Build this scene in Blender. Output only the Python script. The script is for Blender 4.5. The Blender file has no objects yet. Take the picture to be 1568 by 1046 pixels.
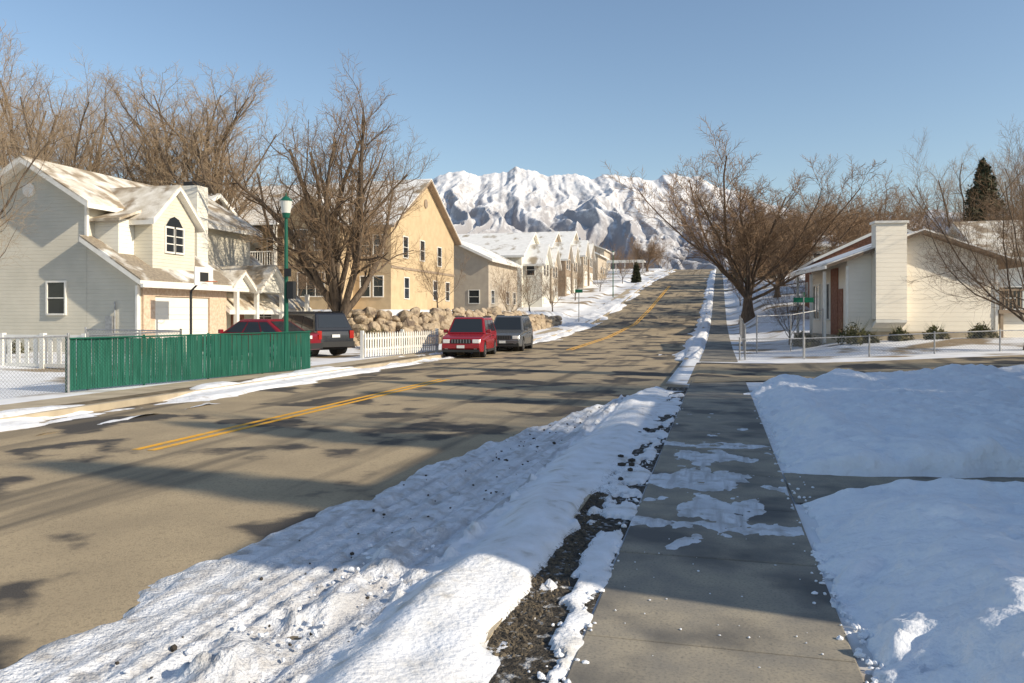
import bpy, math, random
import numpy as np
from mathutils import Vector, Matrix
R0=random.Random(7)
scene=bpy.context.scene
# ------------------------------------------------------------ noise
_rng=np.random.RandomState(3)
TAB=_rng.rand(256,256)
def vn(x,y,s=0):
    x=np.asarray(x,dtype=float)+s*17.3; y=np.asarray(y,dtype=float)+s*9.7
    xi=np.floor(x).astype(int); yi=np.floor(y).astype(int)
    fx=x-xi; fy=y-yi; fx=fx*fx*(3-2*fx); fy=fy*fy*(3-2*fy)
    a=TAB[xi%256,yi%256]; b=TAB[(xi+1)%256,yi%256]; c=TAB[xi%256,(yi+1)%256]; d=TAB[(xi+1)%256,(yi+1)%256]
    return (a*(1-fx)+b*fx)*(1-fy)+(c*(1-fx)+d*fx)*fy
def fbm(x,y,o=4,s=0):
    x,y=.8*x-.6*y,.6*x+.8*y
    t=0;a=.5;f=1
    for i in range(o):
        t=t+a*(vn(x*f,y*f,s+i)-.5); a*=.5; f*=2.03
    return t*2
def sm(x,a,b):
    t=np.clip((np.asarray(x,dtype=float)-a)/(b-a),0,1); return t*t*(3-2*t)
# ------------------------------------------------------------ terrain
YP=[-300,0,40,55,73,88,136,218,300,420,9000]; ZP=[0,0,0,.25,.95,2.3,7.4,13.9,17,18,18]
def zr(y): return np.interp(y,YP,ZP)
def xrock(y): return np.interp(y,[39,40,42.6,49,70,400],[-26,-19,-15.8,-14.6,-13.9,-13.9])
def H(x,y):
    x=np.asarray(x,dtype=float); y=np.asarray(y,dtype=float)
    z=zr(y)
    ml=sm(xrock(y)-x,.5,1.6)*sm(y,40.6,41.8)
    h=z+ml*np.maximum(.3,2.0-z)
    h=h+.25*sm(-x,16,24)*(1-sm(y,36,40))
    h=h+.35*sm(x,1.2,12)*sm(y,8,22)+.35*sm(x,2.5,6)*sm(y,33,38)+1.2*sm(x,1.2,4)*sm(y,50,66)
    cut=((x>=-11.201)&(x<=-1.299))
    return h-np.where(cut,.104,0)
def Hs(x,y): return float(H(x,y))
# ------------------------------------------------------------ materials
def newmat(name):
    m=bpy.data.materials.new(name); m.use_nodes=True
    nt=m.node_tree; b=nt.nodes['Principled BSDF']; return m,nt,b
def M(name,c1,c2=None,scale=5,rough=.8,bump=0,bscale=None,ramp=(.35,.65),metal=0,c3=None,scale3=.5,ramp3=(.5,.6),siding=0,stretch=None,bdist=.02,spec=.3,c4=None,scale4=3,ramp4=(.5,.6),stretch4=None,c5=None,scale5=30,ramp5=(.6,.7)):
    m,nt,b=newmat(name); N=nt.nodes; L=nt.links
    b.inputs['Roughness'].default_value=rough; b.inputs['Metallic'].default_value=metal
    b.inputs['Specular IOR Level'].default_value=spec
    b.inputs['Base Color'].default_value=(*c1,1)
    tc=N.new('ShaderNodeTexCoord'); src=tc.outputs['Object']
    if stretch:
        mp=N.new('ShaderNodeMapping'); mp.inputs['Scale'].default_value=stretch; L.new(src,mp.inputs['Vector']); src=mp.outputs[0]
    def nz(sc,det=6,s_=None):
        n=N.new('ShaderNodeTexNoise'); n.inputs['Scale'].default_value=sc; n.inputs['Detail'].default_value=det
        L.new(s_ or src,n.inputs['Vector']); return n.outputs['Fac']
    def rmp(f,a,bb):
        r=N.new('ShaderNodeMapRange'); r.inputs['From Min'].default_value=a; r.inputs['From Max'].default_value=bb
        L.new(f,r.inputs['Value']); return r.outputs[0]
    col=None
    def over(c,fac):
        nonlocal col
        mx=N.new('ShaderNodeMix'); mx.data_type='RGBA'
        if col: L.new(col,mx.inputs[6])
        else: mx.inputs[6].default_value=(*c1,1)
        mx.inputs[7].default_value=(*c,1); L.new(fac,mx.inputs[0]); col=mx.outputs[2]
    if c2: over(c2,rmp(nz(scale),*ramp))
    if c5: over(c5,rmp(nz(scale5,4),*ramp5))
    if c3: over(c3,rmp(nz(scale3,8),*ramp3))
    if c4:
        mp=N.new('ShaderNodeMapping'); mp.inputs['Scale'].default_value=stretch4 or (1,1,1); mp.inputs['Location'].default_value=(5,3,1); L.new(tc.outputs['Object'],mp.inputs['Vector'])
        over(c4,rmp(nz(scale4,8,mp.outputs[0]),*ramp4))
    if col: L.new(col,b.inputs['Base Color'])
    prev=None
    if bump:
        bp=N.new('ShaderNodeBump'); bp.inputs['Strength'].default_value=bump; bp.inputs['Distance'].default_value=bdist
        L.new(nz(bscale or scale*4,5),bp.inputs['Height']); prev=bp.outputs[0]
    if siding:
        sx=N.new('ShaderNodeSeparateXYZ'); L.new(tc.outputs['Object'],sx.inputs[0])
        mu=N.new('ShaderNodeMath'); mu.operation='MULTIPLY'; mu.inputs[1].default_value=1/siding; L.new(sx.outputs[2],mu.inputs[0])
        fr=N.new('ShaderNodeMath'); fr.operation='FRACT'; L.new(mu.outputs[0],fr.inputs[0])
        iv=N.new('ShaderNodeMath'); iv.operation='SUBTRACT'; iv.inputs[0].default_value=1; L.new(fr.outputs[0],iv.inputs[1])
        bp=N.new('ShaderNodeBump'); bp.inputs['Strength'].default_value=1; bp.inputs['Distance'].default_value=.05
        L.new(iv.outputs[0],bp.inputs['Height'])
        if prev: L.new(prev,bp.inputs['Normal'])
        prev=bp.outputs[0]
    if prev: L.new(prev,b.inputs['Normal'])
    return m
snow=M('snow',(.88,.885,.9),(.8,.815,.85),3,.55,.7,8,bdist=.07)
snow_dirty=M('snow_dirty',(.86,.865,.885),(.74,.73,.72),5,.6,.6,26,c3=(.45,.41,.35),scale3=5,ramp3=(.6,.8),bdist=.03)
snow_packed=M('snow_packed',(.82,.83,.86),(.62,.63,.65),4,.6,.9,42,c3=(.40,.37,.34),scale3=7,ramp3=(.5,.74),bdist=.03,c4=(.46,.45,.45),scale4=2.2,ramp4=(.5,.7),stretch4=(5.5,.4,1))
ground_m=M('ground_snowy',(.84,.845,.86),(.72,.72,.72),1.2,.7,.5,6,c3=(.26,.19,.11),scale3=.35,ramp3=(.54,.62))
asphalt=M('asphalt',(.43,.335,.21),(.345,.27,.172),1.1,.85,.45,70,c3=(.075,.065,.055),scale3=.55,ramp3=(.53,.575),bdist=.012,
          c4=(.16,.13,.09),scale4=.9,ramp4=(.53,.66),stretch4=(1.6,.14,1),c5=(.26,.205,.13),scale5=45,ramp5=(.5,.75))
concrete=M('concrete',(.25,.225,.185),(.36,.31,.23),3,.8,.3,40,c3=(.12,.112,.10),scale3=1.1,ramp3=(.48,.64),bdist=.008,c5=(.17,.155,.13),scale5=60,ramp5=(.5,.8))
concrete_lt=M('concrete_light',(.5,.42,.3),(.38,.31,.22),2,.85,.2,40)
dirt=M('dirt',(.12,.10,.075),(.035,.03,.024),16,.95,1,45,c3=(.5,.5,.5),scale3=14,ramp3=(.55,.66),bdist=.05)
yellow=M('yellow_paint',(.85,.42,.03),(.55,.36,.12),9,.7,ramp=(.5,.7))
siding_w=M('siding_cream',(.66,.61,.5),(.58,.54,.44),1,.6,siding=.14)
siding_white=M('siding_white',(.8,.76,.66),(.73,.7,.61),1,.6,siding=.16)
siding_warm=M('siding_warm',(.86,.79,.66),(.8,.73,.61),1,.6,siding=.2)
trimw=M('trim_white',(.82,.79,.72),(.74,.71,.64),4,.5)
brick_tan=M('brick_tan',(.56,.39,.27),(.68,.54,.4),9,.85,.5,30)
stucco=M('stucco_beige',(.58,.44,.27),(.51,.385,.235),2,.9,.3,30)
stucco_d=M('stucco_brown',(.36,.28,.2),(.29,.22,.16),2,.9,.3,30)
stucco_g=M('stucco_greige',(.52,.45,.35),(.46,.39,.31),2,.9,.3,30)
brick_dk=M('brick_dark',(.2,.09,.055),(.3,.15,.1),9,.9,.5,30)
shingle=M('shingle',(.32,.27,.2),(.22,.18,.14),10,.9,.6,25,c3=(.8,.78,.73),scale3=.7,ramp3=(.5,.6))
roofsnow=M('roof_snow',(.87,.85,.81),(.77,.75,.71),2,.6,.4,12,c3=(.34,.28,.2),scale3=.6,ramp3=(.55,.66))
roofmix=M('roof_mixed',(.56,.49,.38),(.82,.77,.68),2,.7,.5,20,c3=(.32,.25,.17),scale3=1.2,ramp3=(.48,.6))
roof_brown=M('roof_brown',(.2,.13,.08),(.28,.2,.13),6,.9,.5,25)
glass=M('glass_dark',(.025,.03,.035),None,rough=.06,spec=.6)
garage_w=M('garage_door_white',(.8,.76,.66),(.76,.72,.63),3,.5,siding=.5)
dark=M('dark_trim',(.03,.03,.03),None,rough=.6)
fbrown=M('fascia_brown',(.12,.09,.065),(.18,.13,.09),5,.7)
gmetal=M('galvanised',(.42,.42,.42),(.3,.3,.3),10,.5,metal=.6)
greenp=M('green_slats',(.012,.095,.065),(.025,.15,.105),2.5,.6,.3,20,stretch=(6,6,.6))
greenpole=M('green_pole',(.01,.10,.06),None,rough=.45)
bark=M('bark',(.08,.058,.042),(.16,.12,.085),9,.95,.9,25,stretch=(1,1,.3))
bark_r=M('bark_warm',(.11,.075,.05),(.20,.14,.095),9,.95,.9,25,stretch=(1,1,.3))
twig=M('twig',(.23,.155,.09),(.32,.22,.135),3,.9)
twig_o=M('twig_orange',(.33,.235,.145),(.42,.315,.205),3,.9)
twig_r=M('twig_russet',(.23,.145,.085),(.33,.225,.14),3,.9)
rock=M('rock',(.34,.26,.175),(.5,.4,.28),3,.9,.9,9,c3=(.18,.135,.10),scale3=2,ramp3=(.52,.62),bdist=.06)
evergreen=M('evergreen',(.025,.035,.018),(.07,.07,.035),2,.8)
shrubm=M('shrub_leaf',(.05,.06,.025),(.14,.12,.05),3,.85)
# ------------------------------------------------------------ mesh helpers
COL=scene.collection
def mkobj(name,verts,faces,mats,mi=None,smooth=False,parent=None):
    me=bpy.data.meshes.new(name); me.from_pydata([tuple(v) for v in verts],[],faces)
    if not isinstance(mats,(list,tuple)): mats=[mats]
    for m in mats: me.materials.append(m)
    if mi is not None: me.polygons.foreach_set('material_index',mi)
    if smooth: me.polygons.foreach_set('use_smooth',[True]*len(me.polygons))
    me.update()
    o=bpy.data.objects.new(name,me); COL.objects.link(o)
    if parent: o.parent=parent
    return o
def grid(name,xs,ys,Z,mat,keep=None,smooth=True,fi=None):
    nx=len(xs); ny=len(ys)
    X,Y=np.meshgrid(xs,ys)
    V=np.stack([X.ravel(),Y.ravel(),Z.ravel()],1)
    i=np.arange(nx-1)[None,:]+np.arange(ny-1)[:,None]*nx
    F=np.stack([i,i+1,i+1+nx,i+nx],-1)
    if keep is not None:
        k=keep[:-1,:-1]|keep[1:,:-1]|keep[:-1,1:]|keep[1:,1:]
        F=F[k]
    F=F.reshape(-1,4)
    me=bpy.data.meshes.new(name)
    me.from_pydata(V.tolist(),[],F.tolist())
    for m in (mat if isinstance(mat,(list,tuple)) else [mat]): me.materials.append(m)
    if fi is not None:
        c=V[F].mean(1); me.polygons.foreach_set('material_index',fi(c[:,0],c[:,1],c[:,2]).astype(np.int32))
    if smooth: me.polygons.foreach_set('use_smooth',[True]*len(me.polygons))
    me.update(); o=bpy.data.objects.new(name,me); COL.objects.link(o); return o
class Asm:
    def __init__(s,name,org,rot=0,local=False):
        s.e=bpy.data.objects.new(name,None); s.e.empty_display_size=.5
        s.e.location=org; s.e.rotation_euler=(0,0,rot); COL.objects.link(s.e)
        s.o=Vector((0,0,0)) if local else Vector(org); s.p={}
    def add(s,part,mat,vs,fs):
        k=(part,mat.name)
        if k not in s.p: s.p[k]=([],[],mat)
        V,F,_=s.p[k]; n=len(V)
        V.extend([Vector(v)-s.o for v in vs]); F.extend([tuple(i+n for i in f) for f in fs])
    def box(s,part,mat,x0,x1,y0,y1,z0,z1):
        if x0>x1:x0,x1=x1,x0
        if y0>y1:y0,y1=y1,y0
        s.add(part,mat,[(x0,y0,z0),(x1,y0,z0),(x1,y1,z0),(x0,y1,z0),(x0,y0,z1),(x1,y0,z1),(x1,y1,z1),(x0,y1,z1)],
         [(0,3,2,1),(4,5,6,7),(0,1,5,4),(1,2,6,5),(2,3,7,6),(3,0,4,7)])
    def slab(s,part,mat,ps,z0,z1):
        n=len(ps); vs=[(p[0],p[1],p[2]+z0) for p in ps]+[(p[0],p[1],p[2]+z1) for p in ps]
        fs=[tuple(range(n))[::-1],tuple(range(n,2*n))]+[(i,(i+1)%n,(i+1)%n+n,i+n) for i in range(n)]
        s.add(part,mat,vs,fs)
    def cyl(s,part,mat,a,b,r0,r1=None,n=10):
        a=Vector(a);b=Vector(b); r1=r0 if r1 is None else r1
        t=(b-a).normalized(); u=t.cross(Vector((0,0,1)) if abs(t.z)<.9 else Vector((1,0,0))).normalized(); v=t.cross(u)
        vs=[];
        for c,r in((a,r0),(b,r1)):
            for i in range(n):
                q=2*math.pi*i/n; vs.append(c+u*math.cos(q)*r+v*math.sin(q)*r)
        fs=[(i,(i+1)%n,(i+1)%n+n,i+n) for i in range(n)]+[tuple(range(n))[::-1],tuple(range(n,2*n))]
        s.add(part,mat,vs,fs)
    def done(s,bevel=None):
        for (part,_),(V,F,m) in s.p.items():
            o=mkobj(part,V,F,m,parent=s.e)
            if bevel and part in bevel:
                b=o.modifiers.new('b','BEVEL'); b.width=bevel[part]; b.segments=3; b.limit_method='ANGLE'; b.angle_limit=.6
        return s.e
def body(A,part,mat,x0,x1,y0,y1,z0,ze,zt,axis):
    if axis=='y':
        xm=(x0+x1)/2; pr=[(x0,z0),(x1,z0),(x1,ze),(xm,zt),(x0,ze)]
        vs=[(p[0],y0,p[1]) for p in pr]+[(p[0],y1,p[1]) for p in pr]
    else:
        ym=(y0+y1)/2; pr=[(y0,z0),(y1,z0),(y1,ze),(ym,zt),(y0,ze)]
        vs=[(x0,p[0],p[1]) for p in pr]+[(x1,p[0],p[1]) for p in pr]
    A.add(part,mat,vs,[(4,3,2,1,0),(5,6,7,8,9)]+[(i,(i+1)%5,(i+1)%5+5,i+5) for i in range(5)])
def groof(A,x0,x1,y0,y1,ze,zt,axis,oh,og,roof,trim,t=.2):
    if axis=='y':
        xm=(x0+x1)/2; s=(zt-ze)/(xm-x0)
        Q=[[(x0-oh,y0-og,ze-s*oh),(xm,y0-og,zt),(xm,y1+og,zt),(x0-oh,y1+og,ze-s*oh)],
           [(xm,y0-og,zt),(x1+oh,y0-og,ze-s*oh),(x1+oh,y1+og,ze-s*oh),(xm,y1+og,zt)]]
    else:
        ym=(y0+y1)/2; s=(zt-ze)/(ym-y0)
        Q=[[(x0-og,y0-oh,ze-s*oh),(x1+og,y0-oh,ze-s*oh),(x1+og,ym,zt),(x0-og,ym,zt)],
           [(x0-og,ym,zt),(x1+og,ym,zt),(x1+og,y1+oh,ze-s*oh),(x0-og,y1+oh,ze-s*oh)]]
    for q in Q:
        A.slab('fascia',trim,q,.01,t); A.slab('roof',roof,q,t+.003,t+.07)
def win(A,face,pl,a0,a1,z0,z1,nv=1,nh=1,fr=None,gl=None,fw=.07):
    fr=fr or trimw; gl=gl or glass
    sg=1 if face[0]=='+' else -1
    def b(part,m,p0,p1,q0,q1,d0,d1):
        if face[1]=='x': A.box(part,m,pl+sg*d0,pl+sg*d1,p0,p1,q0,q1)
        else: A.box(part,m,p0,p1,pl+sg*d0,pl+sg*d1,q0,q1)
    b('window_glass',gl,a0,a1,z0,z1,-.05,.015)
    b('window_frame',fr,a0-fw,a0,z0-fw,z1+fw,-.03,.06); b('window_frame',fr,a1,a1+fw,z0-fw,z1+fw,-.03,.06)
    b('window_frame',fr,a0,a1,z0-fw,z0,-.03,.075); b('window_frame',fr,a0,a1,z1,z1+fw,-.03,.06)
    for i in range(1,nv+1):
        c=a0+(a1-a0)*i/(nv+1); b('window_frame',fr,c-.02,c+.02,z0,z1,.0,.04)
    for i in range(1,nh+1):
        c=z0+(z1-z0)*i/(nh+1); b('window_frame',fr,a0,a1,c-.02,c+.02,.0,.045)
# ------------------------------------------------------------ ground sheet
xs=sorted(set([-6000,-3500,-2000,-1200,-700,-400,-250,-160,-110,-80,-60,-50]+list(range(-42,21))+[-20+.4*i for i in range(17)]+[-11.22,-11.2,-1.3,-1.28,24,28,34,42,55,75,110,160,250,400,700,1200,2000,3500,6000]))
xs=np.array(xs,dtype=float)
YS=np.array(sorted(set([-4000,-2000,-1000,-500,-250,-120,-80,-60,-40,-30,-20]+[v*1.0 for v in range(-14,80)]+[39+.4*i for i in range(26)]+list(range(80,300,3))+[320,360,420,500,700,1000,1500,2200,3000,4000,6000,9000]+YP[1:-1])),dtype=float)
X,Y=np.meshgrid(xs,YS)
grid('ground',xs,YS,H(X,Y),ground_m)
def strip(name,x0,x1,zo,ya,yb,mat,thick=None):
    ys=[ya]+[v for v in YS if ya<v<yb]+[yb]
    if thick is None:
        Z=np.array([[zr(y)+zo,zr(y)+zo] for y in ys]); return grid(name,np.array([x0,x1]),np.array(ys),Z,mat,smooth=False)
    V=[];F=[]
    for y in ys:
        z=float(zr(y))+zo; V+= [(x0,y,z-thick),(x0,y,z),(x1,y,z),(x1,y,z-thick)]
    for i in range(len(ys)-1):
        a=i*4; F+=[(a+j,a+j+1,a+j+5,a+j+4) for j in range(3)]
    F+=[(0,1,2,3)]
    return mkobj(name,V,F,mat)
strip('road',-11.2,-1.3,-.1,-60,418,asphalt)
strip('kerb',-11.36,-11.2,.03,-60,400,concrete_lt,.16)
strip('kerb',-1.3,-1.16,.02,-60,19,concrete_lt,.15)
strip('kerb',-1.3,-1.16,.02,31,400,concrete_lt,.15)
for x in(-7.52,-7.28):
    strip('lane_marking',x-.06,x+.06,-.095,9,21,yellow); strip('lane_marking',x-.06,x+.06,-.095,40,125,yellow)
strip('pavement',-13.0,-11.9,.012,-60,400,concrete_lt)
strip('pavement',-.69,.65,.012,29.6,380,concrete)
strip('park_strip',-1.16,-.70,.008,-10,19,dirt)
sv=[];sf=[]
y=-8.0
while y<20:
    n=len(sv); a,b=y+.008,y+1.52-.008; x0,x1=-.69,.65; t=.018+R0.uniform(-.003,.003)
    sv+=[(x0,a,-.05),(x1,a,-.05),(x1,b,-.05),(x0,b,-.05),(x0,a,t),(x1,a,t),(x1,b,t),(x0,b,t)]
    sf+=[tuple(i+n for i in f) for f in [(4,5,6,7),(0,1,5,4),(1,2,6,5),(2,3,7,6),(3,0,4,7)]]; y+=1.52
pv=mkobj('pavement',sv,sf,concrete)
bm=pv.modifiers.new('b','BEVEL'); bm.width=.01; bm.segments=2
mkobj('garden_path',[(.66,7.55,.014),(6.9,8.3,.03),(6.9,9.9,.03),(.66,8.95,.014)],[(0,1,2,3)],concrete)
sx=np.array([-1.3,-.6,.7]+[v*1.0 for v in range(2,60)]); st=np.linspace(0,1,8)
V=[];F=[]
for j,t in enumerate(st):
    for i,x in enumerate(sx):
        fl=1.3*math.exp(-max(0,x+1.3)/1.2)
        yy=(21.0-fl)+.2*x+(7.2+2*fl)*t
        V.append((x,yy,float(H(max(x,-1.0),yy))+.03- (.125 if x<-1.2 else 0)))
n=len(sx)
for j in range(7):
    for i in range(n-1): F.append((j*n+i,j*n+i+1,(j+1)*n+i+1,(j+1)*n+i))
mkobj('side_road',V,F,asphalt)
# ------------------------------------------------------------ snow sheets
def xl(y): return np.interp(y,[-5,0,6,10.6,14,18,20.5],[-3.8,-3.7,-3.6,-3.25,-2.7,-1.7,-1.0])
xg=np.arange(-4.4,-.55,.022); yg=np.concatenate([np.arange(-1.0,9,.028),np.arange(9,21.5,.055)])
X,Y=np.meshgrid(xg,yg)
e=X-xl(Y)-.3*fbm(Y*.9,X*1.4,4,1)-.09*fbm(Y*5,X*5,3,2)
edge=sm(e,-.02,.2)
gr=-.1+.1*sm(X,-1.55,-1.2)
ridge=.16*np.exp(-((X+1.55+.12*fbm(Y*.7,Y*0,2,5))/.26)**2)*(.9+.5*fbm(X*1.6,Y*1.0,3,6))
lump=.15*np.exp(-((X+2.3+.1*fbm(Y*1.2,Y*0,2,7))/.14)**2)*sm(Y,1.5,3.0)*(1-sm(Y,5.2,6.4))*(.4+1.3*fbm(X*2.5,Y*2.2,4,8))
lump2=.045*np.exp(-((X+1.98+.1*fbm(Y*1.0,Y*0,2,70))/.07)**2)*(.4+1.6*fbm(X*2.5,Y*1.6,4,71))
rim=.03*np.exp(-((e-.22)/.10)**2)*(.6+fbm(X*3,Y*3,3,9))
rut=0
for k_,c in enumerate((-3.02,-2.86,-2.62,-2.12,-2.75,-2.42)):
    xc=c+.09*fbm(Y*.25,Y*0+c*3,2,10)+(.25*sm(Y,4,12) if k_%2 else .05*Y*.1)
    rut=rut-.018*np.exp(-((X-xc)/.05)**2)+.010*np.exp(-((np.abs(X-xc)-.085)/.03)**2)
    rut=rut+.006*np.sin(Y*45+X*25*(1 if k_%2 else -1))*np.exp(-((X-xc)/.06)**2)
lane=sm(-X,1.75,1.95)
fine=.014*np.clip(fbm(X*5,Y*3.5,4,11)+.1,0,1)+.010*fbm(X*18,Y*12,4,13)+.012*np.clip(fbm(X*26,Y*24,2,18)-.1,0,1)
fine=fine*(.3+.9*lane)
crumb=.09*np.clip(fbm(X*8,Y*8,3,16)-.22,0,1)*(np.exp(-((X+1.90)/.12)**2)+np.exp(-((X+2.35)/.25)**2)*(Y<6.2))*2
strip_c=-.14*np.exp(-((X+1.05+.09*fbm(Y*1.6,Y*0,4,9))/.10)**4)*sm(Y,3.7,4.2)*(1-sm(Y,6.3,8.0))*(.72+1.8*fbm(X*7,Y*4,4,14))
redge=sm(-(X)+.1*fbm(Y*3,X*3,4,15),.66,.76)
dep=edge*(.035+ridge+lump+lump2+fine+rim+crumb+rut)+strip_c-.05*(1-edge)-.05*(1-redge) - .05*sm(X,-1.2,-.9)*(fbm(X*5,Y*2.4,4,19)>.12)
dep=dep-.13*sm(Y,17.5,19.3)
grid('snow_bank',xg,yg,gr+dep,[snow_dirty,snow_packed],keep=dep>-.035,fi=lambda x,y,z:((x+.06*fbm(x*4,y*4,3,77)<-1.92)).astype(int))
xg=np.concatenate([np.arange(.5,6,.035),np.arange(6,20,.1)]); yg=np.concatenate([np.arange(-1,13,.04),np.arange(13,28,.08)])
X,Y=np.meshgrid(xg,yg)
e=X-.70-.2*fbm(Y*1.3,X*1.5,5,21)-.08*fbm(Y*5,X*5,3,20)-.12*np.exp(-((Y-3.4)/.6)**2)
h=.25*sm(e,-.02,.65)**.8
dim=-.06*np.clip(fbm(X*2.6,Y*2.6,3,90)-.1,0,1)*2-.045*np.clip(fbm(X*5.5,Y*5.5,2,92)-.12,0,1)*2
h=h+sm(e,.1,.7)*(.17*fbm(X*.75,Y*.65,3,22)+.09*fbm(X*2.2,Y*2.0,4,23)+.03*fbm(X*7,Y*7,3,24)+dim) + .05*np.exp(-((e-.15)/.2)**2)*np.clip(fbm(X*7,Y*7,3,27)+.15,0,1)*2
h=h*(1-.5*np.exp(-((Y-7.2)/.55)**2))+.07*np.exp(-((Y-6.3)/.4)**2)*sm(X,.85,1.7)*(1+.8*fbm(X*1.2,Y,3,91))+.14*np.exp(-((Y-9.7)/.35)**2)*sm(X,.9,1.7)*(1+1.2*fbm(X*1.6,Y*1.5,4,93))
h=h+.05*np.exp(-((X-1.45)/.3)**2)*(1+fbm(X*2,Y*2,3,28))
pc=8.25+.14*(X-.66)
gap=1-sm(np.abs(Y-pc)+.16*fbm(X*1.8,Y*1.8,5,25),.55,.74)
h=h*(1-gap)-.06*gap
yf=20.0+.2*X+.3*fbm(X*.8,X*0,3,26)-1.6*np.exp(-(X-.6)/1.0)
far=sm(yf-Y,0,.7); h=(h+.12*np.exp(-((yf-Y-.9)/.5)**2)*(1+fbm(X*1.5,Y*2,3,94)))*far-.05*(1-far)
h=h-.06*(e<0.0)
grid('garden_snow',xg,yg,H(X,Y)+h,snow,keep=h>-.03)
xg=np.arange(-.69,.65,.02); yg=np.arange(5.8,14,.03); X,Y=np.meshgrid(xg,yg)
m=fbm(X*3+2,Y*2.0,6,31)*1.7+.36*np.exp(-((X+.12)/.38)**2)-.17
m=m-(.85-.85*np.exp(-((Y-8.3)/1.9)**2))
m=np.maximum(m,.5*np.exp(-((Y-6.55-.05*fbm(X*3,X*0,2,3))/.15)**2)*(.75+1.4*fbm(X*4,Y*5,4,33))-.19)
m=np.maximum(m,.5*np.exp(-((Y-10.6)/.22)**2)*(.8+1.6*fbm(X*3,Y*3,4,34))-.2)
d=np.clip(m*.06,-.03,.010); d=d+.016*fbm(X*14,Y*9,5,35)
grid('pavement_snow',xg,yg,.016+d,snow_packed,keep=d>-.006)
xg=np.arange(-12.4,-9.8,.07); yg=np.arange(2,60,.1); X,Y=np.meshgrid(xg,yg)
m=.85*fbm(X*1.1,Y*.35,5,41)+.02-.45*sm(X,-10.9,-10.2)+.12*np.exp(-((X+11.0)/.25)**2)-.25*sm(-X,11.8,12.2)
g=-.1+.12*(1-sm(X,-11.36,-11.1))
d=np.clip(m*.35,-.05,.07)+.012*fbm(X*6,Y*6,3,42)
grid('verge_snow',xg,yg,zr(Y)+g+d,snow_dirty,keep=d>-.015)
strip('park_strip',-11.9,-11.36,.02,-10,60,M('verge_dirt',(.25,.19,.12),(.1,.08,.05),3,.95,.8,30))
xg=np.arange(-2.6,-.6,.1); yg=np.arange(30.4,200,.25); X,Y=np.meshgrid(xg,yg)
m=.14+.3*fbm(X*.9,Y*.3,5,51)-.3*sm(-X,1.5,2.2)-.25*sm(X,-.9,-.65)-.3*(1-sm(Y,30.4,32.5))
grid('verge_snow',xg,yg,zr(Y)-.1*(X<-1.3)+m,snow_dirty,keep=m>-.03)
xg=np.arange(-13.0,-9.4,.15); yg=np.arange(44,200,.3); X,Y=np.meshgrid(xg,yg)
m=.04+.35*fbm(X*.6,Y*.25,5,52)-.35*sm(X,-10.9,-9.8)
grid('verge_snow',xg,yg,zr(Y)-.1*(X>-11.2)+m,snow_dirty,keep=m>-.03)
def blob(V,F,c,r,rnd,sq=.7):
    t=(1+5**.5)/2
    P=[(-1,t,0),(1,t,0),(-1,-t,0),(1,-t,0),(0,-1,t),(0,1,t),(0,-1,-t),(0,1,-t),(t,0,-1),(t,0,1),(-t,0,-1),(-t,0,1)]
    T=[(0,11,5),(0,5,1),(0,1,7),(0,7,10),(0,10,11),(1,5,9),(5,11,4),(11,10,2),(10,7,6),(7,1,8),(3,9,4),(3,4,2),(3,2,6),(3,6,8),(3,8,9),(4,9,5),(2,4,11),(6,2,10),(8,6,7),(9,8,1)]
    n=len(V); a=[rnd.uniform(.7,1.3) for _ in range(3)]
    for p in P:
        k=r/1.9*rnd.uniform(.8,1.2); V.append((c[0]+p[0]*k*a[0],c[1]+p[1]*k*a[1],c[2]+p[2]*k*sq*a[2]))
    F.extend([(a_+n,b+n,c_+n) for a_,b,c_ in T])
V=[];F=[];rn=random.Random(5)
for i in range(260):
    y=rn.uniform(2,19); x=rn.gauss(-2.3,.55)
    if x<xl(y)+.2 or x>-1.9: continue
    blob(V,F,(x,y,-.055),rn.uniform(.006,.018)*(1 if rn.random()<.93 else 1.6),rn)
for i in range(10): blob(V,F,(rn.gauss(-1.0,.1),rn.uniform(8,12),.05),rn.uniform(.02,.05),rn,.5)
mkobj('dirt_clods',V,F,M('clod',(.06,.05,.04),None,rough=.95))
V=[];F=[]
for i in range(900):
    y=rn.uniform(2.0,6) if rn.random()<.6 else rn.uniform(2.5,16); x=rn.choice([rn.gauss(-2.3,.15),rn.gauss(.74,.07),rn.gauss(-.76,.06),rn.gauss(.74,.07)])
    if x<-1.5 and y>6: continue
    blob(V,F,(x,y,(-.04 if x<-1.3 else .02)),rn.uniform(.005,.022),rn)
for i in range(60): blob(V,F,(rn.uniform(-.6,.6),rn.uniform(2.5,6.5),.02),rn.uniform(.003,.008),rn)
mkobj('snow_clumps',V,F,snow,smooth=False)
V=[];F=[]
for i in range(1300):
    x=rn.gauss(-1.05,.07); y=rn.uniform(3.8,8.5); blob(V,F,(x,y,.008),rn.uniform(.006,.018),rn)
for i in range(1400):
    x=rn.gauss(-1.05,.1); y=rn.uniform(3.8,9); k=len(V); q=rn.random()*6.28; l=rn.uniform(.03,.07)
    V+=[(x,y,.02),(x+.004,y+.004,.02),(x+l*math.cos(q),y+l*math.sin(q),.02+l*.5)]; F.append((k,k+1,k+2))
mkobj('gravel',V,F,M('gravel',(.17,.135,.09),(.06,.05,.04),20,.95))
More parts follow.
